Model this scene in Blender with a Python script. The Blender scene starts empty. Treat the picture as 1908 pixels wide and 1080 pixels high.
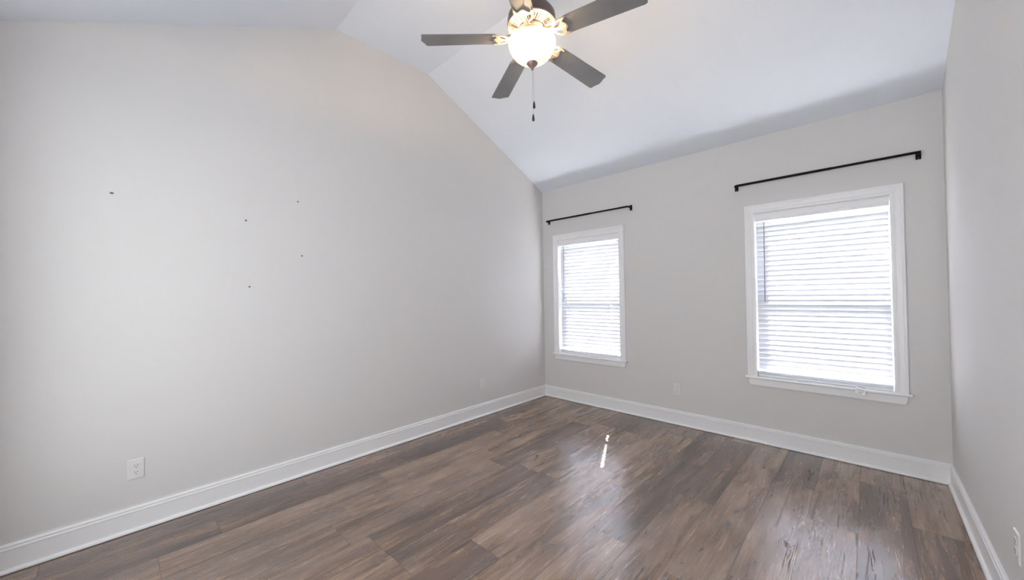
import bpy, bmesh, math, random
from mathutils import Vector, Matrix
random.seed(7)
C = bpy.context.scene.collection
SC = bpy.context.scene
PI = math.pi

# ------------------------------------------------------------------ camera
F_PX = 697.06
cam = bpy.data.objects.new('camera', bpy.data.cameras.new('camera'))
C.objects.link(cam)
cam.data.sensor_fit = 'HORIZONTAL'; cam.data.sensor_width = 36.0
cam.data.lens = 36.0 * F_PX / 1908.0
cam.data.clip_start = 0.02; cam.data.clip_end = 400
r_ = Vector((0.72409836, 0.68950867, -0.01610455))
u_ = Vector((0.02009811, 0.00224543, 0.99979549))
f_ = Vector((-0.68940382, 0.72427395, 0.01223191))
cam.matrix_world = Matrix(((r_.x, u_.x, -f_.x, 3.1527), (r_.y, u_.y, -f_.y, -3.9281),
                           (r_.z, u_.z, -f_.z, 1.35), (0, 0, 0, 1)))
SC.camera = cam

# ------------------------------------------------------------------ world, sun, exposure
w = bpy.data.worlds.new('world'); SC.world = w; w.use_nodes = True
nt = w.node_tree; nt.nodes.clear()
sky = nt.nodes.new('ShaderNodeTexSky'); sky.sky_type = 'NISHITA'
sky.sun_disc = False; sky.sun_elevation = math.radians(48.4); sky.sun_rotation = math.radians(-25.5)
bg = nt.nodes.new('ShaderNodeBackground'); bg.inputs['Strength'].default_value = 0.68
out = nt.nodes.new('ShaderNodeOutputWorld')
nt.links.new(sky.outputs[0], bg.inputs[0]); nt.links.new(bg.outputs[0], out.inputs[0])

EL = math.radians(48.4)
sun = bpy.data.objects.new('sun', bpy.data.lights.new('sun', 'SUN')); C.objects.link(sun)
sun.data.energy = 50.0; sun.data.angle = math.radians(0.53); sun.data.color = (1.0, 0.945, 0.975)
d = Vector((0.431 * math.cos(EL), -0.902 * math.cos(EL), -math.sin(EL)))
sun.rotation_euler = d.to_track_quat('-Z', 'Y').to_euler()
sun.location = (-2, 6, 7)

# fill light added behind the camera to brighten the walls, no such source known
al = bpy.data.objects.new('adjoining_room_light', bpy.data.lights.new('adjoining_room_light', 'AREA')); C.objects.link(al)
al.data.shape = 'RECTANGLE'; al.data.size = 2.65; al.data.size_y = 2.2; al.data.energy = 12.4; al.data.color = (0.90, 0.955, 1.0)
al.location = (1.88, -4.51, 1.4); al.rotation_euler = (math.radians(90), 0, 0)

SC.view_settings.view_transform = 'Standard'; SC.view_settings.look = 'None'
SC.view_settings.gamma = 1.0; SC.view_settings.use_curve_mapping = False
SC.view_settings.exposure = 2.48
SC.cycles.max_bounces = 16; SC.cycles.diffuse_bounces = 12; SC.cycles.glossy_bounces = 6
SC.cycles.transmission_bounces = 12; SC.cycles.transparent_max_bounces = 16
SC.cycles.sample_clamp_indirect = 12.0
SC.cycles.use_denoising = True
SC.cycles.caustics_reflective = False

# ------------------------------------------------------------------ sizes (metres)
W, H, D = 3.549, 2.717, 4.47          # room width, eave height, depth
RZ, RY0, RY1 = 3.571, -1.787, -2.683  # flat ceiling height and where its creases run
T = 0.15                              # wall thickness

# ------------------------------------------------------------------ materials
def mat(name, base, rough=0.5, metal=0.0, spec=0.5, coat=0.0, bump=None):
    m = bpy.data.materials.new(name); m.use_nodes = True
    b = m.node_tree.nodes['Principled BSDF']
    b.inputs['Base Color'].default_value = (*base, 1); b.inputs['Roughness'].default_value = rough
    b.inputs['Metallic'].default_value = metal; b.inputs['Specular IOR Level'].default_value = spec
    b.inputs['Coat Weight'].default_value = coat
    n = m.node_tree.nodes; l = m.node_tree.links
    tc = n.new('ShaderNodeTexCoord'); nz = n.new('ShaderNodeTexNoise')
    sc, st, dist, var = bump if bump else (60.0, 0.05, 0.0005, 0.03)
    nz.inputs['Scale'].default_value = sc; nz.inputs['Detail'].default_value = 3
    l.new(tc.outputs['Object'], nz.inputs['Vector'])
    bp = n.new('ShaderNodeBump'); bp.inputs['Strength'].default_value = st; bp.inputs['Distance'].default_value = dist
    l.new(nz.outputs['Fac'], bp.inputs['Height']); l.new(bp.outputs['Normal'], b.inputs['Normal'])
    mx = n.new('ShaderNodeMix'); mx.data_type = 'RGBA'
    mx.inputs['A'].default_value = (*[c * (1 - var) for c in base], 1)
    mx.inputs['B'].default_value = (*[min(1, c * (1 + var)) for c in base], 1)
    l.new(nz.outputs['Fac'], mx.inputs['Factor']); l.new(mx.outputs['Result'], b.inputs['Base Color'])
    return m

M = {}
M['wall'] = mat('wall_paint', (0.66, 0.645, 0.63), 0.75, spec=0.25, bump=(140, 0.25, 0.0012, 0.01))
M['ceiling'] = mat('ceiling_paint', (0.72, 0.755, 0.81), 0.9, spec=0.1, bump=(160, 0.2, 0.001, 0.01))
M['trim'] = mat('trim_paint', (0.815, 0.81, 0.81), 0.32, spec=0.5, bump=(30, 0.02, 0.0004, 0.01))
M['vinyl'] = mat('window_vinyl', (0.82, 0.83, 0.85), 0.4)
M['plate'] = mat('outlet_plastic', (0.71, 0.695, 0.685), 0.35)
M['slot'] = mat('outlet_slot', (0.13, 0.12, 0.115), 0.6)
M['blackmetal'] = mat('black_metal', (0.0025, 0.0025, 0.004), 0.6, spec=0.2)
M['bronze'] = mat('bronze_metal', (0.16, 0.125, 0.115), 0.42, metal=0.55)
M['vent'] = mat('vent_metal', (0.28, 0.235, 0.20), 0.4, metal=0.35)
M['iron'] = mat('iron_metal', (0.40, 0.345, 0.28), 0.4, metal=0.35)
M['blade'] = mat('blade_wood', (0.185, 0.178, 0.18), 0.38, spec=0.5, bump=(9, 0.05, 0.0005, 0.18))
M['finial'] = mat('finial_metal', (0.30, 0.20, 0.19), 0.35, metal=0.5)
M['chain'] = mat('chain_metal', (0.55, 0.50, 0.46), 0.35, metal=0.8)
M['knob'] = mat('chain_knob', (0.025, 0.022, 0.025), 0.4)
M['cord'] = mat('cord_fabric', (0.85, 0.85, 0.85), 0.8)
M['wand'] = mat('wand_plastic', (0.20, 0.20, 0.215), 0.3)
M['tag'] = mat('tag_card', (0.86, 0.85, 0.83), 0.6)
M['ink'] = mat('tag_ink', (0.18, 0.18, 0.18), 0.7)
M['inkpale'] = mat('tag_ink_pale', (0.55, 0.55, 0.55), 0.7)
M['hole'] = mat('nail_hole_dark', (0.02, 0.02, 0.02), 0.7)
M['plaster'] = mat('torn_plaster', (0.30, 0.28, 0.26), 0.9)
M['grass'] = mat('lawn_grass', (0.20, 0.21, 0.17), 0.9, bump=(6, 0.4, 0.02, 0.4))

def slat_mat():
    m = bpy.data.materials.new('blind_slat'); m.use_nodes = True
    n = m.node_tree.nodes; l = m.node_tree.links; n.clear()
    o = n.new('ShaderNodeOutputMaterial'); mx = n.new('ShaderNodeMixShader'); mx.inputs[0].default_value = 0.145
    df = n.new('ShaderNodeBsdfDiffuse'); df.inputs['Color'].default_value = (0.64, 0.64, 0.66, 1)
    tr = n.new('ShaderNodeBsdfTranslucent'); tr.inputs['Color'].default_value = (0.895, 0.92, 0.985, 1)
    l.new(df.outputs[0], mx.inputs[1]); l.new(tr.outputs[0], mx.inputs[2]); l.new(mx.outputs[0], o.inputs[0])
    return m
M['slat'] = slat_mat()

def glass_mat():
    m = bpy.data.materials.new('window_glass'); m.use_nodes = True
    n = m.node_tree.nodes; l = m.node_tree.links; n.clear()
    o = n.new('ShaderNodeOutputMaterial'); mx = n.new('ShaderNodeMixShader')
    lw = n.new('ShaderNodeLayerWeight'); lw.inputs['Blend'].default_value = 0.5
    pw = n.new('ShaderNodeMath'); pw.operation = 'POWER'; pw.inputs[1].default_value = 5.0; l.new(lw.outputs['Facing'], pw.inputs[0])
    fr = n.new('ShaderNodeMath'); fr.operation = 'MULTIPLY_ADD'; fr.inputs[1].default_value = 0.9; fr.inputs[2].default_value = 0.04; l.new(pw.outputs[0], fr.inputs[0])
    t = n.new('ShaderNodeBsdfTransparent'); t.inputs['Color'].default_value = (0.97, 0.985, 0.98, 1)
    g = n.new('ShaderNodeBsdfGlossy'); g.inputs['Roughness'].default_value = 0.02
    l.new(fr.outputs[0], mx.inputs[0]); l.new(t.outputs[0], mx.inputs[1]); l.new(g.outputs[0], mx.inputs[2])
    l.new(mx.outputs[0], o.inputs[0])
    return m
M['glass'] = glass_mat()

def bowl_mat():
    m = bpy.data.materials.new('frosted_bowl_glass'); m.use_nodes = True
    n = m.node_tree.nodes; l = m.node_tree.links; n.clear()
    o = n.new('ShaderNodeOutputMaterial'); mx = n.new('ShaderNodeMixShader'); mx.inputs[0].default_value = 0.6
    df = n.new('ShaderNodeBsdfDiffuse'); df.inputs['Color'].default_value = (0.45, 0.42, 0.40, 1)
    tr = n.new('ShaderNodeBsdfTranslucent'); tr.inputs['Color'].default_value = (0.36, 0.335, 0.31, 1)
    ad = n.new('ShaderNodeAddShader'); em = n.new('ShaderNodeEmission')
    em.inputs['Color'].default_value = (1.0, 0.84, 0.70, 1); em.inputs['Strength'].default_value = 0.04
    l.new(df.outputs[0], mx.inputs[1]); l.new(tr.outputs[0], mx.inputs[2])
    l.new(mx.outputs[0], ad.inputs[0]); l.new(em.outputs[0], ad.inputs[1]); l.new(ad.outputs[0], o.inputs[0])
    return m
M['bowl'] = bowl_mat()

def bulb_mat():
    m = bpy.data.materials.new('lit_bulb'); m.use_nodes = True
    n = m.node_tree.nodes; l = m.node_tree.links; n.clear()
    o = n.new('ShaderNodeOutputMaterial'); em = n.new('ShaderNodeEmission')
    em.inputs['Color'].default_value = (1.0, 0.80, 0.55, 1); em.inputs['Strength'].default_value = 3.0
    l.new(em.outputs[0], o.inputs[0])
    return m
M['bulb'] = bulb_mat()

def floor_mat():
    m = bpy.data.materials.new('vinyl_plank'); m.use_nodes = True
    n = m.node_tree.nodes; l = m.node_tree.links
    b = n['Principled BSDF']
    def node(t, **k):
        x = n.new(t)
        for a, v in k.items(): setattr(x, a, v)
        return x
    def math_(op, a, b_=None, clamp=False):
        x = node('ShaderNodeMath', operation=op, use_clamp=clamp)
        for i, v in enumerate((a, b_)):
            if v is None: continue
            if isinstance(v, (int, float)): x.inputs[i].default_value = v
            else: l.new(v, x.inputs[i])
        return x.outputs[0]
    def ramp(fac, stops):
        x = node('ShaderNodeValToRGB'); cr = x.color_ramp
        while len(cr.elements) < len(stops): cr.elements.new(0.5)
        for e, (p_, c_) in zip(cr.elements, stops):
            e.position = p_; e.color = (*c_, 1) if len(c_) == 3 else c_
        l.new(fac, x.inputs[0]); return x.outputs[0]
    def mix(fac, a, b_, bt='MIX'):
        x = node('ShaderNodeMix', data_type='RGBA', blend_type=bt)
        if isinstance(fac, (int, float)): x.inputs['Factor'].default_value = fac
        else: l.new(fac, x.inputs['Factor'])
        for k, v in (('A', a), ('B', b_)):
            if isinstance(v, tuple): x.inputs[k].default_value = (*v, 1)
            else: l.new(v, x.inputs[k])
        return x.outputs['Result']
    at = node('ShaderNodeAttribute', attribute_name='plank')       # r: tone, g: seed, b: spare
    sp = node('ShaderNodeSeparateColor'); l.new(at.outputs['Color'], sp.inputs[0])
    uv = node('ShaderNodeUVMap', uv_map='plank_uv')                 # metres: u along, v across
    su = node('ShaderNodeSeparateXYZ'); l.new(uv.outputs[0], su.inputs[0])
    def vec(sx, sy, seedmul):
        cx = node('ShaderNodeCombineXYZ')
        l.new(math_('MULTIPLY', su.outputs[0], sx), cx.inputs[0]); l.new(math_('MULTIPLY', su.outputs[1], sy), cx.inputs[1])
        l.new(math_('MULTIPLY', sp.outputs[1], seedmul), cx.inputs[2]); return cx.outputs[0]
    def noise(v, detail=4, rough=0.55, dist=0.0):
        x = node('ShaderNodeTexNoise'); x.inputs['Scale'].default_value = 1.0
        x.inputs['Detail'].default_value = detail; x.inputs['Roughness'].default_value = rough
        x.inputs['Distortion'].default_value = dist
        l.new(v, x.inputs['Vector']); return x.outputs['Fac']
    broad = noise(vec(1.5, 9, 37.0), 3, 0.5, 0.6)
    streak = noise(vec(2.6, 38, 61.0), 6, 0.68, 0.9)
    fine = noise(vec(11, 190, 91.0), 4, 0.65)
    tone = math_('ADD', math_('MULTIPLY', sp.outputs[0], 0.16), math_('ADD', math_('MULTIPLY', broad, 0.50), math_('MULTIPLY', streak, 0.34)))
    tone = math_('ADD', math_('MULTIPLY', math_('SUBTRACT', tone, 0.5), 1.55), 0.5)
    col = ramp(tone, [(0.28, (0.045, 0.017, 0.007)), (0.43, (0.135, 0.066, 0.035)), (0.56, (0.245, 0.140, 0.083)), (0.72, (0.37, 0.245, 0.165))])
    # grey weathered veil
    veil = noise(vec(1.0, 5, 17.0), 2, 0.5, 0.4)
    col = mix(ramp(veil, [(0.45, (0, 0, 0)), (0.70, (0.5, 0.5, 0.5))]), col, (0.195, 0.145, 0.125))
    col = mix(ramp(fine, [(0.36, (0.50, 0.50, 0.50)), (0.52, (0, 0, 0))]), col, mix(0.5, col, (0.05, 0.03, 0.022)))
    # dark open cracks along the grain
    ck = noise(vec(3.2, 55, 131.0), 6, 0.62, 1.2)
    gate = noise(vec(1.3, 6, 211.0), 2, 0.5)
    ckm = math_('MULTIPLY', ramp(ck, [(0.365, (1, 1, 1)), (0.405, (0, 0, 0))]), ramp(gate, [(0.42, (0, 0, 0)), (0.52, (1, 1, 1))]))
    col = mix(math_('MULTIPLY', ckm, 0.85), col, (0.022, 0.013, 0.010))
    # knots
    vo = node('ShaderNodeTexVoronoi', feature='F1'); vo.inputs['Scale'].default_value = 1.0
    def warp(v, amt):
        z = node('ShaderNodeTexNoise'); z.inputs['Scale'].default_value = 2.6; z.inputs['Detail'].default_value = 3; l.new(v, z.inputs['Vector'])
        a = node('ShaderNodeVectorMath', operation='MULTIPLY_ADD'); l.new(z.outputs['Color'], a.inputs[0]); a.inputs[1].default_value = (amt, amt, 0); l.new(v, a.inputs[2]); return a.outputs[0]
    l.new(warp(vec(3.6, 9.0, 53.0), 0.7), vo.inputs['Vector'])
    rnd = node('ShaderNodeSeparateColor'); l.new(vo.outputs['Color'], rnd.inputs[0])
    pick = math_('GREATER_THAN', rnd.outputs[0], 0.62)
    kn = math_('MULTIPLY', ramp(vo.outputs['Distance'], [(0.03, (1, 1, 1)), (0.11, (0, 0, 0))]), pick)
    halo = math_('MULTIPLY', ramp(vo.outputs['Distance'], [(0.10, (1, 1, 1)), (0.42, (0, 0, 0))]), pick)
    col = mix(math_('MULTIPLY', halo, 0.35), col, (0.085, 0.052, 0.038))
    col = mix(math_('MULTIPLY', kn, 0.8), col, (0.020, 0.012, 0.010))
    v2 = node('ShaderNodeTexVoronoi', feature='F1'); v2.inputs['Scale'].default_value = 1.0
    l.new(warp(vec(7.0, 20.0, 23.0), 0.6), v2.inputs['Vector'])
    r2 = node('ShaderNodeSeparateColor'); l.new(v2.outputs['Color'], r2.inputs[0])
    pit = math_('MULTIPLY', ramp(v2.outputs['Distance'], [(0.05, (1, 1, 1)), (0.13, (0, 0, 0))]), math_('GREATER_THAN', r2.outputs[1], 0.72))
    col = mix(math_('MULTIPLY', pit, 0.85), col, (0.020, 0.012, 0.010))
    l.new(col, b.inputs['Base Color'])
    rr = math_('ADD', ramp(streak, [(0.3, (0.21, 0.21, 0.21)), (0.7, (0.29, 0.29, 0.29))]), math_('MULTIPLY', math_('MAXIMUM', ckm, kn), 0.5), True)
    l.new(rr, b.inputs['Roughness'])
    b.inputs['Specular IOR Level'].default_value = 0.5; b.inputs['IOR'].default_value = 2.65
    bp = node('ShaderNodeBump'); bp.inputs['Strength'].default_value = 0.05; bp.inputs['Distance'].default_value = 0.001
    hgt = math_('SUBTRACT', math_('ADD', math_('MULTIPLY', streak, 0.5), math_('MULTIPLY', fine, 0.3)), ckm)
    l.new(hgt, bp.inputs['Height']); l.new(bp.outputs['Normal'], b.inputs['Normal'])
    return m
M['floor'] = floor_mat()
M['gap'] = mat('plank_gap', (0.018, 0.013, 0.012), 0.8)

# ------------------------------------------------------------------ mesh helpers
def link_mesh(name, bm, m, parent=None, smooth=False, bevel=0.0, seg=2):
    bmesh.ops.recalc_face_normals(bm, faces=bm.faces[:])
    me = bpy.data.meshes.new(name); bm.to_mesh(me); bm.free()
    if isinstance(m, (list, tuple)):
        for x in m: me.materials.append(x)
    else: me.materials.append(m)
    o = bpy.data.objects.new(name, me); C.objects.link(o)
    if parent: o.parent = parent
    if smooth:
        me.shade_smooth() if hasattr(me, 'shade_smooth') else [setattr(p, 'use_smooth', True) for p in me.polygons]
        if hasattr(me, 'set_sharp_from_angle'): me.set_sharp_from_angle(angle=math.radians(38))
    if bevel:
        md = o.modifiers.new('bevel', 'BEVEL'); md.width = bevel; md.segments = seg; md.limit_method = 'ANGLE'
        md.angle_limit = math.radians(35)
    return o
def box(bm, x0, x1, y0, y1, z0, z1, mtx=None, mi=0):
    vs = [bm.verts.new((x, y, z)) for x in (x0, x1) for y in (y0, y1) for z in (z0, z1)]
    if mtx is not None:
        for v in vs: v.co = mtx @ v.co
    fs = []
    for a in ((0, 1, 3, 2), (4, 6, 7, 5), (0, 4, 5, 1), (2, 3, 7, 6), (0, 2, 6, 4), (1, 5, 7, 3)):
        f = bm.faces.new([vs[i] for i in a]); f.material_index = mi; fs.append(f)
    return vs
def lathe(bm, prof, n=48, mtx=None, close=True, mi=0):
    rings = []
    for r, z in prof:
        if r < 1e-6: rings.append([bm.verts.new((0, 0, z))])
        else: rings.append([bm.verts.new((r * math.cos(2 * PI * i / n), r * math.sin(2 * PI * i / n), z)) for i in range(n)])
    for a, b in zip(rings[:-1], rings[1:]):
        for i in range(n):
            j = (i + 1) % n
            if len(a) == 1 and len(b) == 1: continue
            if len(a) == 1: f = bm.faces.new((a[0], b[j], b[i]))
            elif len(b) == 1: f = bm.faces.new((a[i], a[j], b[0]))
            else: f = bm.faces.new((a[i], a[j], b[j], b[i]))
            f.material_index = mi
    if mtx is not None:
        for rg in rings:
            for v in rg: v.co = mtx @ v.co
    return rings
def tube(bm, pts, r, n=10, caps=True):
    pts = [Vector(p) for p in pts]; rings = []
    up = None
    for i, p in enumerate(pts):
        if i == 0: t = pts[1] - p
        elif i == len(pts) - 1: t = p - pts[i - 1]
        else: t = (pts[i + 1] - p).normalized() + (p - pts[i - 1]).normalized()
        t.normalize()
        if up is None:
            up = Vector((0, 0, 1)) if abs(t.z) < 0.9 else Vector((1, 0, 0))
        a = t.cross(up).normalized(); b = a.cross(t).normalized(); up = b
        rings.append([bm.verts.new(p + a * r * math.cos(2 * PI * k / n) + b * r * math.sin(2 * PI * k / n)) for k in range(n)])
    for a, b in zip(rings[:-1], rings[1:]):
        for k in range(n):
            bm.faces.new((a[k], a[(k + 1) % n], b[(k + 1) % n], b[k]))
    if caps:
        bm.faces.new(rings[0][::-1]); bm.faces.new(rings[-1])
def prism(bm, poly, axis, a0, a1):
    """poly of 2D points extruded along axis ('x': points are (y,z); 'y': (x,z); 'z': (x,y))."""
    def P(p, a): return {'x': (a, p[0], p[1]), 'y': (p[0], a, p[1]), 'z': (p[0], p[1], a)}[axis]
    A = [bm.verts.new(P(p, a0)) for p in poly]; B = [bm.verts.new(P(p, a1)) for p in poly]
    n = len(poly); bm.faces.new(A[::-1]); bm.faces.new(B)
    for i in range(n): bm.faces.new((A[i], A[(i + 1) % n], B[(i + 1) % n], B[i]))
def plate(name, outer, holes, th, m, parent=None, bevel=0.0):
    """flat plate with real holes, in the xy plane, z from -th/2 to th/2"""
    cu = bpy.data.curves.new(name, 'CURVE'); cu.dimensions = '2D'; cu.fill_mode = 'BOTH'; cu.extrude = th / 2
    for loop in [outer] + holes:
        s = cu.splines.new('POLY'); s.points.add(len(loop) - 1); s.use_cyclic_u = True
        for p, q in zip(s.points, loop): p.co = (q[0], q[1], 0, 1)
    tmp = bpy.data.objects.new(name, cu); C.objects.link(tmp)
    me = bpy.data.meshes.new_from_object(tmp.evaluated_get(bpy.context.evaluated_depsgraph_get()))
    bpy.data.objects.remove(tmp); bpy.data.curves.remove(cu)
    bm = bmesh.new(); bm.from_mesh(me); bpy.data.meshes.remove(me)
    bmesh.ops.remove_doubles(bm, verts=bm.verts[:], dist=1e-6)
    return link_mesh(name, bm, m, parent, bevel=bevel)
def empty(name, loc=(0, 0, 0), rotz=0.0):
    o = bpy.data.objects.new(name, None); C.objects.link(o); o.location = loc; o.rotation_euler = (0, 0, rotz)
    o.empty_display_size = 0.1
    return o
def tag(o, label, cat, group=None):
    o['label'] = label; o['category'] = cat
    if group: o['group'] = group
    return o
def struct(o, label=None):
    o['kind'] = 'structure'
    if label: o['label'] = label
    return o
def copy_tree(o, parent=None):
    c = o.copy(); C.objects.link(c)
    if parent: c.parent = parent
    for ch in list(o.children): copy_tree(ch, c)
    return c

# ------------------------------------------------------------------ floor
def build_floor():
    bm = bmesh.new()
    uvl = bm.loops.layers.uv.new('plank_uv'); colr = bm.loops.layers.float_color.new('plank')
    PW, X0, L, G = 0.2218, 0.2014, 1.22, 0.0005
    known = {13: -1.12, 14: -0.345, 15: -0.838, 8: -1.525, 9: -2.05, 7: -2.589, 6: -2.954, 4: -3.06, 2: -2.57}
    rng = random.Random(11)
    for i in range(0, 17):
        xa, xb = max(0.0, X0 + PW * (i - 1)), min(W, X0 + PW * i)
        if xb - xa < 0.004: continue
        off = known.get(i, -rng.uniform(0.1, 1.1)); 
        y = off % L - L + L            # first joint at or below L
        ys = [0.0]; j = off
        while j < 0: j += L
        j -= L
        while j > -D + 0.01:
            if j < -0.02: ys.append(j)
            j -= L
        ys.append(-D)
        for y1, y0 in zip(ys[:-1], ys[1:]):
            tone, seed = rng.random(), rng.random()
            uo = rng.uniform(0, 5)
            vs = [bm.verts.new(p) for p in ((xa + G, y0 + G, 0), (xb - G, y0 + G, 0), (xb - G, y1 - G, 0), (xa + G, y1 - G, 0))]
            f = bm.faces.new(vs)
            for lp in f.loops:
                lp[uvl].uv = (lp.vert.co.y - y0 + uo, lp.vert.co.x - xa)
                lp[colr] = (tone, seed, 0, 1)
            # bevelled plank edge down into the gap
            lo = [bm.verts.new((v.co.x + (-G if v.co.x < (xa + xb) / 2 else G), v.co.y + (-G if v.co.y < (y0 + y1) / 2 else G), -0.0012)) for v in vs]
            for k in range(4):
                g = bm.faces.new((vs[k], lo[k], lo[(k + 1) % 4], vs[(k + 1) % 4])); g.material_index = 1
    for f in list(bm.faces): pass
    box(bm, -T, W + T, -D - T, T, -0.12, -0.0011, mi=1)
    me = bpy.data.meshes.new('floor'); bm.to_mesh(me); bm.free()
    me.materials.append(M['floor']); me.materials.append(M['gap'])
    o = bpy.data.objects.new('floor', me); C.objects.link(o)
    return struct(o)
build_floor()

# ------------------------------------------------------------------ walls and vaulted ceiling
WIN = {1: (0.244, 1.108), 2: (2.417, 3.286)}      # clear openings in x
WZ0, WZ1 = 0.587, 2.047
def wall_with_holes(name, x0, x1, z0, z1, y0, y1, holes):
    bm = bmesh.new()
    xs = sorted({x0, x1, *[h[0] for h in holes], *[h[1] for h in holes]}); zs = sorted({z0, z1, *[h[2] for h in holes], *[h[3] for h in holes]})
    def inh(xc, zc): return any(h[0] < xc < h[1] and h[2] < zc < h[3] for h in holes)
    for xa, xb in zip(xs[:-1], xs[1:]):
        for za, zb in zip(zs[:-1], zs[1:]):
            if inh((xa + xb) / 2, (za + zb) / 2): continue
            box(bm, xa, xb, y0, y1, za, zb)
    bmesh.ops.remove_doubles(bm, verts=bm.verts[:], dist=1e-6)
    # drop interior double faces
    seen = {}
    for f in bm.faces:
        k = tuple(sorted(v.index for v in f.verts)); seen.setdefault(k, []).append(f)
    bm.verts.index_update()
    seen = {}
    for f in bm.faces: seen.setdefault(tuple(sorted(v.index for v in f.verts)), []).append(f)
    bmesh.ops.delete(bm, geom=[f for fs in seen.values() if len(fs) > 1 for f in fs], context='FACES_ONLY')
    return struct(link_mesh(name, bm, M['wall']))
wall_with_holes('wall_far', -T, W + T, 0, H + 0.02, 0, T, [(a, b, WZ0 - 0.02, WZ1) for a, b in WIN.values()])
OP = (0.50, 3.25, 2.55)                            # unseen opening, added behind the camera to let the fill light in
wall_with_holes('wall_near', -T, W + T, 0, H + 0.02, -D - T, -D, [(OP[0], OP[1], 0, OP[2])])
bm = bmesh.new()
box(bm, OP[0] - 0.6, OP[0] - 0.5, -D - 1.6, -D - T, 0, 2.7); box(bm, OP[1] + 0.5, OP[1] + 0.6, -D - 1.6, -D - T, 0, 2.7)
box(bm, OP[0] - 0.6, OP[1] + 0.6, -D - 1.7, -D - 1.6, 0, 2.7); box(bm, OP[0] - 0.6, OP[1] + 0.6, -D - 1.7, -D - T, 2.7, 2.8)
box(bm, OP[0] - 0.6, OP[1] + 0.6, -D - 1.7, -D - T, -0.1, 0.0)
struct(link_mesh('added_hall_shell', bm, M['wall']))  # unseen hall shell, added around the fill light to keep the sky out
def gable(name, x0, x1):
    bm = bmesh.new()
    prism(bm, [(0, 0), (0, H), (RY0, RZ), (RY1, RZ), (-D, H), (-D, 0)], 'x', x0, x1)
    return struct(link_mesh(name, bm, M['wall']))
gable('wall_left', -T, 0); gable('wall_right', W, W + T)
bm = bmesh.new()
def sl(z0, y0, z1, y1, dy): return z0 + (z1 - z0) * (dy - y0) / (y1 - y0)
k = (RZ - H) / RY0
prism(bm, [(0.25, H + k * 0.25), (RY0, RZ), (RY1, RZ), (-D - 0.25, H + k * 0.25),
           (-D - 0.25, H + k * 0.25 + 0.16), (RY1, RZ + 0.16), (RY0, RZ + 0.16), (0.25, H + k * 0.25 + 0.16)], 'x', -T - 0.05, W + T + 0.05)
struct(link_mesh('ceiling', bm, M['ceiling']))

# outdoor ground
bm = bmesh.new(); box(bm, -40, 40, 0.3, 60, -0.6, -0.45); struct(link_mesh('ground', bm, M['grass']))

# ------------------------------------------------------------------ baseboards with shoe moulding
def bb_profile():
    # (distance from wall, height)
    return [(0, 0), (0.029, 0), (0.029, 0.007), (0.026, 0.013), (0.021, 0.0165), (0.0155, 0.018), (0.0145, 0.018),
            (0.0145, 0.107), (0.0165, 0.109), (0.0165, 0.116), (0.0145, 0.119), (0.0105, 0.1215), (0.0105, 0.1235),
            (0.0145, 0.1255), (0.0145, 0.131), (0.012, 0.136), (0.008, 0.1387), (0, 0.1387)]
def baseboard(name, p0, p1, nrm):
    p0, p1, nrm = Vector(p0), Vector(p1), Vector(nrm); t = (p1 - p0).normalized()
    bm = bmesh.new(); A = []; B = []
    for d_, z in bb_profile():
        A.append(bm.verts.new(p0 + t * d_ + nrm * d_ + Vector((0, 0, z + 0.0028)))); B.append(bm.verts.new(p1 - t * d_ + nrm * d_ + Vector((0, 0, z + 0.0028))))
    n = len(A); bm.faces.new(A[::-1]); bm.faces.new(B)
    for i in range(n): bm.faces.new((A[i], A[(i + 1) % n], B[(i + 1) % n], B[i]))
    return struct(link_mesh(name, bm, M['trim']))
baseboard('baseboard_left', (0, -D, 0), (0, 0, 0), (1, 0, 0))
baseboard('baseboard_far', (0, 0, 0), (W, 0, 0), (0, -1, 0))
baseboard('baseboard_right', (W, 0, 0), (W, -D, 0), (-1, 0, 0))
baseboard('baseboard_near', (OP[0] - 0.07, -D, 0), (0, -D, 0), (0, 1, 0))

# ------------------------------------------------------------------ windows
def casing_mesh(xa, xb, z0, z1):
    """picture-frame casing on three sides, mitred; profile steps towards the opening"""
    prof = [(-0.004, 0.0), (-0.004, 0.011), (0.004, 0.013), (0.012, 0.0125), (0.018, 0.0105), (0.024, 0.0125), (0.046, 0.0165),
            (0.052, 0.0195), (0.062, 0.0195), (0.066, 0.017), (0.066, 0.0)]
    bm = bmesh.new(); rings = []
    for corner in range(4):
        rg = []
        for o, h in prof:
            x = xa - o if corner in (0, 1) else xb + o
            z = z0 if corner in (0, 3) else z1 + o
            rg.append(bm.verts.new((x, -h, z)))
        rings.append(rg)
    n = len(prof)
    for a, b in zip(rings[:-1], rings[1:]):
        for i in range(n): bm.faces.new((a[i], a[(i + 1) % n], b[(i + 1) % n], b[i]))
    bm.faces.new(rings[0][::-1]); bm.faces.new(rings[-1])
    return bm
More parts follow.
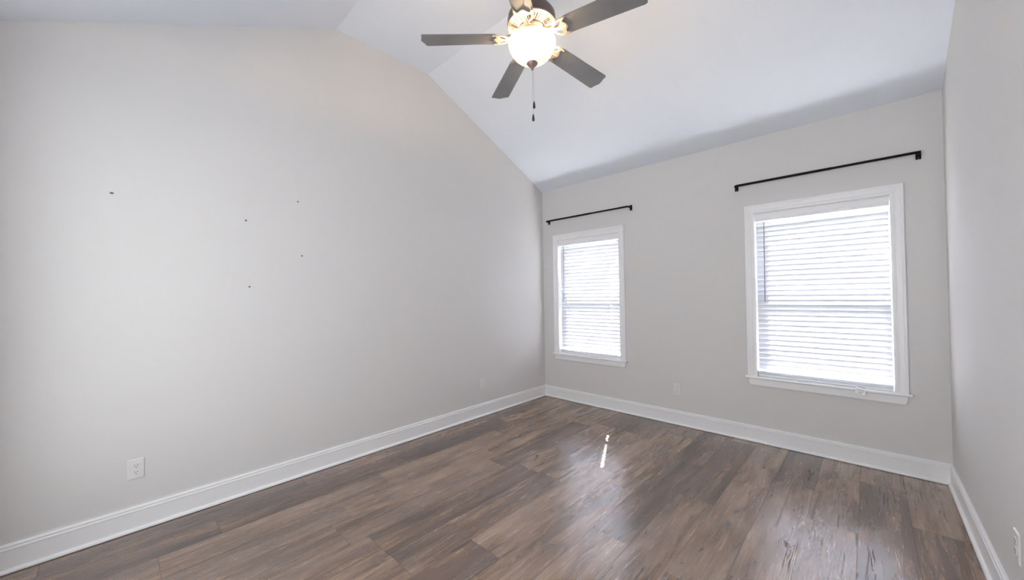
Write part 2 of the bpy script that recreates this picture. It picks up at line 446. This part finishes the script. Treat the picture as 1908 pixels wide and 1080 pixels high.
def window(idx):
    xa, xb = WIN[idx]
    root = struct(empty('window_%d' % idx, ((xa + xb) / 2, 0, WZ0)))
    def put(name, bm, m, **k):
        o = link_mesh(name, bm, m, root, **k); o.location = (-(xa + xb) / 2, 0, -WZ0); return o
    put('casing', casing_mesh(xa, xb, WZ0, WZ1), M['trim'])
    bm = bmesh.new(); e = 0.066 + 0.016                             # stool with rounded nose and horns
    nose = [(-0.036 + 0.009 - 0.009 * math.cos(a), WZ0 - 0.009 + 0.009 * math.sin(a)) for a in [i * PI / 8 - PI / 2 for i in range(9)]]
    prism(bm, [(0.0, WZ0 - 0.018)] + nose + [(0.0, WZ0)], 'x', xa - e, xb + e)
    box(bm, xa, xb, 0.0, 0.085, WZ0 - 0.018, WZ0)
    put('stool', bm, M['trim'])
    bm = bmesh.new()                                                # apron, ends cut back at an angle
    prism(bm, [(xa - 0.060, WZ0 - 0.018), (xb + 0.060, WZ0 - 0.018), (xb + 0.060, WZ0 - 0.05), (xb + 0.048, WZ0 - 0.079), (xa - 0.048, WZ0 - 0.079), (xa - 0.060, WZ0 - 0.05)], 'y', -0.014, 0.0)
    put('apron', bm, M['trim'], bevel=0.003)
    bm = bmesh.new(); jt = 0.006                                    # jamb liner
    box(bm, xa, xa + jt, 0.0, 0.085, WZ0, WZ1); box(bm, xb - jt, xb, 0.0, 0.085, WZ0, WZ1); box(bm, xa + jt, xb - jt, 0.0, 0.085, WZ1 - jt, WZ1)
    put('jamb', bm, M['trim'])
    def frame(bm, x0, x1, z0, z1, y0, y1, wd, wb=None, wt=None):
        wb = wb or wd; wt = wt or wd
        box(bm, x0, x0 + wd, y0, y1, z0, z1); box(bm, x1 - wd, x1, y0, y1, z0, z1)
        box(bm, x0 + wd, x1 - wd, y0, y1, z0, z0 + wb); box(bm, x0 + wd, x1 - wd, y0, y1, z1 - wt, z1)
    bm = bmesh.new(); frame(bm, xa, xb, WZ0 - 0.018, WZ1, 0.086, 0.149, 0.026); put('frame', bm, M['vinyl'], bevel=0.002)
    mid = 1.262
    bm = bmesh.new(); frame(bm, xa + 0.027, xb - 0.027, mid - 0.005, WZ1 - 0.027, 0.119, 0.143, 0.032); up = put('upper_sash', bm, M['vinyl'], bevel=0.002)
    bm = bmesh.new(); frame(bm, xa + 0.027, xb - 0.027, WZ0 + 0.009, mid + 0.032, 0.090, 0.116, 0.036, 0.05, 0.037); lo = put('lower_sash', bm, M['vinyl'], bevel=0.002)
    bm = bmesh.new(); box(bm, xa + 0.059, xb - 0.059, 0.129, 0.132, mid + 0.027, WZ1 - 0.059); g = link_mesh('glass_pane', bm, M['glass'], up)
    bm = bmesh.new(); box(bm, xa + 0.063, xb - 0.063, 0.102, 0.105, WZ0 + 0.059, mid - 0.005); g = link_mesh('glass_pane', bm, M['glass'], lo)
    bm = bmesh.new(); xm = (xa + xb) / 2; box(bm, xm - 0.03, xm + 0.03, 0.1005, 0.118, mid + 0.032, mid + 0.042); link_mesh('sash_lock', bm, M['vinyl'], lo, bevel=0.003)
    return root
window(1); window(2)

# ------------------------------------------------------------------ blinds
def blind(idx, hole_cols, label):
    xa, xb = WIN[idx]; xc = (xa + xb) / 2; yc = 0.046
    x0, x1 = xa + 0.0105, xb - 0.0105
    root = tag(empty('window_blind', (xc, yc, WZ0 + 0.06)), label, 'blind', 'white window blinds')
    off = (-xc, -yc, -(WZ0 + 0.06))
    def put(name, bm, m, parent=root, **k):
        o = link_mesh(name, bm, m, parent, **k)
        if parent is root: o.location = off
        return o
    bm = bmesh.new(); box(bm, x0, x1, yc - 0.022, yc + 0.026, WZ1 - 0.05, WZ1 - 0.0065); put('headrail', bm, M['trim'], bevel=0.003)
    bm = bmesh.new()                                                # moulded valance board
    zt, zb, yf = WZ1 - 0.0065, 1.966, 0.009
    prism(bm, [(yf + 0.012, zt), (yf + 0.004, zt), (yf, zt - 0.006), (yf + 0.003, zt - 0.016), (yf + 0.003, zb + 0.022), (yf - 0.001, zb + 0.012), (yf + 0.002, zb), (yf + 0.012, zb)], 'x', xa + 0.008, xb - 0.008)
    put('valance', bm, M['trim'])
    pitch, n = 0.0437, 30; ztop = 1.9625
    tilt = math.radians(76); hw, th = 0.0278, 0.0028
    lad = [xa + 0.144, xc, xb - 0.144]
    zl = None
    for i in range(n):
        z = ztop - pitch * (i + 0.5)
        jit = math.radians(random.uniform(-1.2, 1.2))
        mt = Matrix.Translation((0, yc, z)) @ Matrix.Rotation(-(tilt + jit), 4, 'X')   # inner edge up
        bm = bmesh.new()
        cols = sorted(c for c in hole_cols) if 0.97 < z < 1.745 else []
        segs = []; x = x0
        for c in cols:
            segs.append((x, c - 0.008, -hw, hw)); segs.append((c - 0.008, c + 0.008, -hw, -0.0045)); segs.append((c - 0.008, c + 0.008, 0.0045, hw)); x = c + 0.008
        segs.append((x, x1, -hw, hw))
        for a, b, u, v in segs: box(bm, a, b, u, v, -th / 2, th / 2, mt)
        if cols:
            bmesh.ops.remove_doubles(bm, verts=bm.verts[:], dist=1e-6)
        put('slat', bm, M['slat']); zl = z
    zr = WZ0 + 0.0015                                               # spare slats lie stacked flat on the bottom rail
    bm = bmesh.new(); box(bm, x0, x1, yc - 0.025, yc + 0.025, zr, zr + 0.016); put('bottom_rail', bm, M['vinyl'], bevel=0.003)
    ns = 5
    for q in range(ns):
        z = zr + 0.0200 + q * 0.0058
        bm = bmesh.new(); box(bm, x0, x1, yc - 0.0255, yc + 0.0255, z - th / 2, z + th / 2); put('slat', bm, M['vinyl'])
    for c in lad:                                                   # ladder string in front and behind
        bm = bmesh.new(); q = 0.014
        for yy in (yc - 0.0145, yc + 0.0145): tube(bm, [(c + q, yy, WZ1 - 0.052), (c + q, yy, zr)], 0.0008, 6)
        put('ladder_cord', bm, M['cord'])
    bm = bmesh.new(); wx = xa + 0.078                               # tilt wand
    tube(bm, [(wx, 0.012 + 0.0065, 1.972), (wx - 0.001, 0.0170, 1.93), (wx - 0.006, 0.014, 1.252)], 0.0036, 8); put('tilt_wand', bm, M['wand'])
    return root
blind(1, [0.964], 'white slatted blind closed in the window nearest the left wall')
blind(2, [], 'white slatted blind closed in the window nearest the right wall, above the paper tag')

# warning tag lying over the stool edge of the right window
def warning_tag():
    root = tag(empty('warning_tag', (3.098, -0.036, WZ0)), 'small white printed tag drooping over the sill under the right window blind', 'tag')
    root.rotation_euler = (0, math.radians(13), 0)
    def strip(name, u0, u1, s0, s1, m, lift, parent):
        # s runs down the card: 0 at the back, bends over the nose at 0.045
        def P(u, s, n):
            if s <= 0.045: return Vector((u, 0.042 - s * 0.96, 0.0012 + 0.010 * (1 - s / 0.045) + n))
            return Vector((u, -0.0016 - (s - 0.045) * 0.18 - n, 0.0012 - (s - 0.045) * 0.98))
        ss = sorted({s0, s1, *( [0.045] if s0 < 0.045 < s1 else [])})
        bm = bmesh.new()
        rows = [[bm.verts.new(P(u, s, lift + k)) for u in (u0, u1) for k in (0, 0.0006)] for s in ss]
        for a, b in zip(rows[:-1], rows[1:]):
            bm.faces.new((a[1], a[3], b[3], b[1])); bm.faces.new((a[0], b[0], b[2], a[2]))
            bm.faces.new((a[0], a[1], b[1], b[0])); bm.faces.new((a[2], b[2], b[3], a[3]))
        bm.faces.new((rows[0][0], rows[0][2], rows[0][3], rows[0][1])); a = rows[-1]; bm.faces.new((a[0], a[1], a[3], a[2]))
        return link_mesh(name, bm, m, parent)
    card = strip('card', -0.029, 0.029, 0.0, 0.083, M['tag'], 0.0, root)
    strip('printed_heading', -0.022, 0.020, 0.010, 0.018, M['ink'], 0.0006, card)
    for i in range(3): strip('printed_line', -0.021, 0.021, 0.048 + i * 0.007, 0.051 + i * 0.007, M['inkpale'], 0.0006, card)
    strip('printed_line', -0.010, 0.012, 0.072, 0.0755, M['ink'], 0.0006, card)
    return root
warning_tag()

# ------------------------------------------------------------------ curtain rods (wrap-around)
def curtain_rod(xl, xr, z, label):
    root = tag(empty('curtain_rod', ((xl + xr) / 2, 0, z)), label, 'curtain rod', 'black curtain rods over the windows')
    hl = (xr - xl) / 2; yd = -0.072; rr = 0.024; r0 = 0.0105
    def arc(cx, cy, a0, a1): return [(cx + rr * math.cos(a), cy + rr * math.sin(a), 0) for a in [a0 + (a1 - a0) * i / 6 for i in range(7)]]
    pts = [(-hl, -0.004, 0)] + arc(-hl + rr, yd + rr, PI, 1.5 * PI) + arc(hl - rr, yd + rr, 1.5 * PI, 2 * PI) + [(hl, -0.004, 0)]
    bm = bmesh.new(); tube(bm, pts[:len(pts) // 2] + [(0.10, yd, 0)], r0, 14); link_mesh('outer_tube', bm, M['blackmetal'], root, smooth=True)
    bm = bmesh.new(); tube(bm, [(0.095, yd, 0)] + pts[len(pts) // 2:], r0 - 0.0012, 14); link_mesh('inner_tube', bm, M['blackmetal'], root, smooth=True)
    for s in (-1, 1):
        bm = bmesh.new(); box(bm, s * hl - 0.014, s * hl + 0.014, -0.006, 0.0, -0.034, 0.026)
        lathe(bm, [(0, 0), (0.013, 0), (0.013, 0.02), (0, 0.02)], 16, Matrix.Translation((s * hl, -0.005, 0)) @ Matrix.Rotation(PI / 2, 4, 'X'))
        br = link_mesh('wall_bracket', bm, M['blackmetal'], root, bevel=0.0015)
        bm = bmesh.new(); lathe(bm, [(0, 0), (0.004, 0), (0.0035, 0.002), (0, 0.0028)], 12, Matrix.Translation((s * hl, -0.006, -0.024)) @ Matrix.Rotation(PI / 2, 4, 'X'))
        link_mesh('screw', bm, M['bronze'], br)
    return root
curtain_rod(0.116, 1.262, 2.297, 'thin black curtain rod over the window nearest the left wall')
curtain_rod(2.294, 3.430, 2.299, 'thin black curtain rod over the window nearest the right wall')

# ------------------------------------------------------------------ outlets
def outlet(loc, rotz, label, wd=0.0725, src=None):
    root = empty('wall_outlet', loc, rotz) if src is None else None
    if src is not None:
        root = copy_tree(src); root.location = loc; root.rotation_euler = (0, 0, rotz)
    tag(root, label, 'outlet', 'white duplex wall outlets')
    if src is not None: return root
    # local: wall plane is xz, room is -y
    bm = bmesh.new()
    hw, hh, t = wd / 2, 0.0578, 0.0055
    prism(bm, [(-hw, 0.0), (-hw, -0.0018), (-hw + 0.004, -t), (hw - 0.004, -t), (hw, -0.0018), (hw, 0.0)], 'z', -hh, hh)
    for v in bm.verts:
        if v.co.y < -0.004: v.co.z -= math.copysign(0.004, v.co.z)
    pl = link_mesh('cover_plate', bm, M['plate'], root)
    for s in (-1, 1):
        bm = bmesh.new(); pts = []
        for i in range(24):
            a = 2 * PI * i / 24
            pts.append((max(-0.0165, min(0.0165, 0.0175 * math.cos(a))), s * 0.0195 + max(-0.0135, min(0.0135, 0.0175 * math.sin(a)))))
        prism(bm, pts, 'y', -0.0075, -0.0050)
        rc = link_mesh('receptacle', bm, M['plate'], root)
        for x, h in ((-0.0065, 0.009), (0.0065, 0.0072)):
            bm = bmesh.new(); box(bm, x - 0.0012, x + 0.0012, -0.0079, -0.0070, s * 0.0195 + 0.0035 - h / 2, s * 0.0195 + 0.0035 + h / 2); link_mesh('slot', bm, M['slot'], rc)
        bm = bmesh.new(); lathe(bm, [(0, 0), (0.0027, 0), (0.0027, 0.0009), (0, 0.0009)], 14, Matrix.Translation((0, -0.0070, s * 0.0195 - 0.0070)) @ Matrix.Rotation(PI / 2, 4, 'X')); link_mesh('ground_hole', bm, M['slot'], rc)
    bm = bmesh.new(); lathe(bm, [(0, 0), (0.0034, 0), (0.003, 0.001), (0, 0.0014)], 14, Matrix.Translation((0, -0.0054, 0)) @ Matrix.Rotation(PI / 2, 4, 'X')); link_mesh('screw', bm, M['plate'], root)
    return root
o1 = outlet((0, -3.861, 0.358), PI / 2, 'white outlet low on the left wall below the nail holes, at its near end')
outlet((0, -1.123, 0.357), PI / 2, 'white outlet at the far end of the left wall near the corner', src=o1)
outlet((1.721, 0, 0.358), 0, 'white outlet between the two windows above the far baseboard', src=o1)
outlet((W, -1.555, 0.354), -PI / 2, 'white outlet low on the right wall above its baseboard', src=o1)

# ------------------------------------------------------------------ nail holes in the left wall
def nail_hole(y, z, r, squash, label):
    root = tag(empty('nail_hole', (0, y, z)), label, 'nail hole', 'nail holes in the left wall')
    bm = bmesh.new(); mt = Matrix.Rotation(PI / 2, 4, 'Y') @ Matrix.Diagonal((1 / squash, squash, 1, 1))
    lathe(bm, [(r * 0.55, 0.0007), (r * 0.75, 0.0016), (r * 1.0, 0.0012), (r * 1.15, 0.0), (r * 0.55, 0.0)], 18, mt); link_mesh('torn_rim', bm, M['plaster'], root, smooth=True)
    bm = bmesh.new(); lathe(bm, [(0, 0.0003), (r * 0.60, 0.0010), (r * 0.62, 0.0), (0, 0.0)], 18, mt); link_mesh('dark_hole', bm, M['hole'], root)
nail_hole(-3.956, 1.973, 0.0068, 1.25, 'largest torn nail hole, far left and high on the left wall')
nail_hole(-3.313, 1.900, 0.0060, 1.1, 'dark nail hole upper of the left-hand pair on the left wall')
nail_hole(-2.981, 2.088, 0.0058, 1.1, 'dark nail hole upper of the right-hand pair, highest on the left wall')
nail_hole(-2.956, 1.674, 0.0058, 1.1, 'dark nail hole lower of the right-hand pair on the left wall')
nail_hole(-3.295, 1.435, 0.0058, 1.1, 'dark nail hole lowest on the left wall, under the left-hand pair')

# ------------------------------------------------------------------ ceiling fan
def ceiling_fan():
    FX, FY = 1.737, -2.235
    root = tag(empty('ceiling_fan', (FX, FY, RZ)), 'bronze five-blade ceiling fan with a lit frosted glass bowl', 'ceiling fan')
    def put(name, bm, m, parent=root, **k):
        o = link_mesh(name, bm, m, parent, **k)
        if parent is root: o.location = (0, 0, -RZ)
        return o
    bm = bmesh.new(); lathe(bm, [(0.0, RZ), (0.068, RZ), (0.070, RZ - 0.012), (0.062, RZ - 0.035), (0.035, RZ - 0.062), (0.018, RZ - 0.068), (0, RZ - 0.068)]); put('canopy', bm, M['bronze'], smooth=True)
    bm = bmesh.new(); tube(bm, [(0, 0, RZ - 0.06), (0, 0, 3.06)], 0.0135, 16); put('downrod', bm, M['bronze'], smooth=True)
    bm = bmesh.new(); lathe(bm, [(0, 3.095), (0.022, 3.095), (0.026, 3.07), (0.040, 3.055), (0.085, 3.043), (0.122, 3.022), (0.139, 2.998), (0.142, 2.975), (0.142, 2.952), (0.136, 2.946), (0.132, 2.946), (0.0, 2.946)], 64)
    put('motor_housing', bm, M['bronze'], smooth=True)
    bm = bmesh.new(); lathe(bm, [(0.132, 2.946), (0.143, 2.947), (0.145, 2.942), (0.142, 2.937), (0.132, 2.937)], 64); put('trim_ring', bm, M['finial'], smooth=True)
    # vent plate: radial ribs and rings under the motor, with open slots showing dark backing
    bm = bmesh.new(); lathe(bm, [(0.0, 2.9455), (0.134, 2.9455), (0.134, 2.9435), (0.0, 2.9435)], 64); put('vent_backing', bm, M['bronze'])
    bm = bmesh.new(); lathe(bm, [(0.122, 2.943), (0.134, 2.941), (0.134, 2.936), (0.122, 2.932), (0.122, 2.943)], 64); lathe(bm, [(0.060, 2.943), (0.084, 2.943), (0.084, 2.926), (0.060, 2.922)], 64)
    N = 48
    for i in range(N):
        a = 2 * PI * i / N; mt = Matrix.Rotation(a, 4, 'Z')
        vs = box(bm, 0.082, 0.124, -0.0046, 0.0046, 2.926, 2.943)
        for v in vs:
            if v.co.z < 2.93 and v.co.x > 0.1: v.co.z = 2.933
            if v.co.x < 0.1: v.co.y *= 0.62
            v.co = mt @ v.co
    put('vent_plate', bm, M['vent'])
    bm = bmesh.new(); lathe(bm, [(0.0, 2.944), (0.078, 2.944), (0.078, 2.915), (0.070, 2.906), (0.0, 2.906)], 48); put('flywheel', bm, M['vent'], smooth=True)
    bm = bmesh.new(); lathe(bm, [(0.0, 2.906), (0.052, 2.906), (0.054, 2.89), (0.054, 2.862), (0.075, 2.856), (0.078, 2.850), (0.0, 2.850)], 48); put('switch_housing', bm, M['vent'], smooth=True)
    # frosted bowl: a shell open at the top
    R0, zt, zb = 0.1405, 2.843, 2.719
    outp, inp = [], []
    for i in range(15):
        a = i / 14 * PI / 2
        outp.append((R0 * math.sin(a) ** 0.9 if i else 0.0, zb + (zt - zb) * (1 - math.cos(a) ** 1.15)))
    for r, z in outp: inp.append((max(0.0, r - 0.0035) if r > 0.02 else r, z + 0.004 * (1 - r / R0) + 0.0002))
    bm = bmesh.new(); lathe(bm, outp + inp[::-1], 64); bowl = put('glass_bowl', bm, M['bowl'], smooth=True)
    for s in (-1, 1):
        bm = bmesh.new(); mt = Matrix.Translation((s * 0.058, s * 0.030, 2.812))
        lathe(bm, [(0, -0.028), (0.012, -0.026), (0.020, -0.016), (0.022, -0.004), (0.018, 0.010), (0.012, 0.022), (0.011, 0.034), (0, 0.034)], 20, mt)
        put('bulb', bm, M['bulb'], smooth=True)
    bm = bmesh.new(); lathe(bm, [(0, 2.722), (0.030, 2.722), (0.034, 2.716), (0.030, 2.709), (0.020, 2.700), (0.010, 2.692), (0.007, 2.688), (0.008, 2.683), (0.005, 2.677), (0, 2.675)], 32); put('finial', bm, M['finial'], smooth=True)
    bm = bmesh.new(); tube(bm, [(0, 0, 2.72), (0, 0, 2.86)], 0.004, 8); put('bowl_stem', bm, M['chain'])
    # two pull chains hanging through the finial
    for dx, dy, zk, bead in ((0.004, 0.006, 2.470, 2.640), (-0.001, 0.002, 2.395, 2.555)):
        bm = bmesh.new(); tube(bm, [(dx * 0.5, dy * 0.5, 2.684), (dx, dy, 2.6), (dx, dy, zk + 0.02)], 0.0009, 6)
        for q in range(int((2.66 - zk) / 0.006)):
            bmesh.ops.create_icosphere(bm, subdivisions=1, radius=0.0016, matrix=Matrix.Translation((dx, dy, 2.66 - q * 0.006)))
        ch = put('pull_chain', bm, M['chain'])
        bm = bmesh.new(); lathe(bm, [(0, 0.022), (0.003, 0.021), (0.0055, 0.010), (0.0078, -0.008), (0.0070, -0.017), (0.003, -0.021), (0, -0.0215)], 20, Matrix.Translation((dx, dy, zk))); link_mesh('pull_knob', bm, M['knob'], ch, smooth=True)
    # blades: azimuth, slope from the hub; the iron belongs to the blade
    ph = 225.89; da = (-4.118, -1.404, 2.228, 3.339, -0.045)
    tx, ty = math.tan(math.radians(1.024)), math.tan(math.radians(-2.876))
    R1, R_ = 0.205, 0.6624
    for k in range(5):
        az = math.radians(ph - 72 * k + da[k]); slope = math.atan(tx * math.cos(az) + ty * math.sin(az))
        # axes: x out along the blade, y = (-sin, cos); blade fit used t = (sin,-cos) with +pitch, i.e. rotate by -pitch about x
        mt = Matrix.Translation((0, 0, 2.8675 - RZ)) @ Matrix.Rotation(az, 4, 'Z') @ Matrix.Rotation(-slope, 4, 'Y') @ Matrix.Rotation(-math.radians(10.85), 4, 'X')
        def hw(s): return 0.0593 + (0.0694 - 0.0593) * (s - 0.2435) / (R_ - 0.2435)
        half = [(R1, 0.70), (R1 + 0.004, 0.86), (R1 + 0.012, 0.96), (R1 + 0.024, 1.0), (0.45, 1.0), (R_ - 0.034, 1.0), (R_ - 0.025, 0.985), (R_ - 0.018, 0.93), (R_ - 0.0145, 0.85), (R_ - 0.0145, 0.74), (R_ - 0.013, 0.60), (R_ - 0.009, 0.44), (R_ - 0.004, 0.24), (R_, 0.05)]
        ol = [(s, w_ * hw(s)) for s, w_ in half]; ol = ol + [(s, -y_) for s, y_ in ol[::-1]]
        bl = plate('fan_blade', ol, [], 0.0055, M['blade'], root, bevel=0.0015); bl.matrix_local = mt
        ih = [(0.060, 0.012), (0.098, 0.010), (0.118, 0.011), (0.138, 0.020), (0.155, 0.040), (0.172, 0.053), (0.198, 0.058), (0.232, 0.056), (0.236, 0.051), (0.231, 0.047), (0.214, 0.043), (0.208, 0.034), (0.214, 0.024), (0.224, 0.013), (0.228, 0.004)]
        io = ih + [(s, -y_) for s, y_ in ih[::-1]]
        def tear(sg): return [(0.146, sg * 0.014), (0.160, sg * 0.027), (0.178, sg * 0.041), (0.192, sg * 0.044), (0.196, sg * 0.036), (0.192, sg * 0.024), (0.180, sg * 0.014), (0.162, sg * 0.010)]
        ir = plate('blade_iron', io, [tear(1), tear(-1)[::-1]], 0.005, M['iron'], bl, bevel=0.0012)
        for v in ir.data.vertices:                                  # arm rises to the flywheel under the motor
            v.co.z += -0.0052
            if v.co.x < 0.15: v.co.z += 0.050 * (1 - (v.co.x - 0.06) / 0.09) ** 1.3 if v.co.x < 0.15 else 0
        for sx, sy in ((0.226, 0.050), (0.226, -0.050), (0.219, 0.0)):
            bm = bmesh.new(); lathe(bm, [(0, -0.0035), (0.003, -0.003), (0.0045, 0.0), (0, 0.0)], 12, Matrix.Translation((sx, sy, -0.0076))); link_mesh('screw', bm, M['finial'], ir)
    # light of the two bulbs
    for s in (-1, 1):
        li = bpy.data.objects.new('bulb_light', bpy.data.lights.new('bulb_light', 'POINT')); C.objects.link(li); li.parent = root
        li.location = (s * 0.058, s * 0.030, 2.829 - RZ); li.data.energy = 10.5; li.data.color = (1.0, 0.72, 0.42); li.data.shadow_soft_size = 0.028
ceiling_fan()
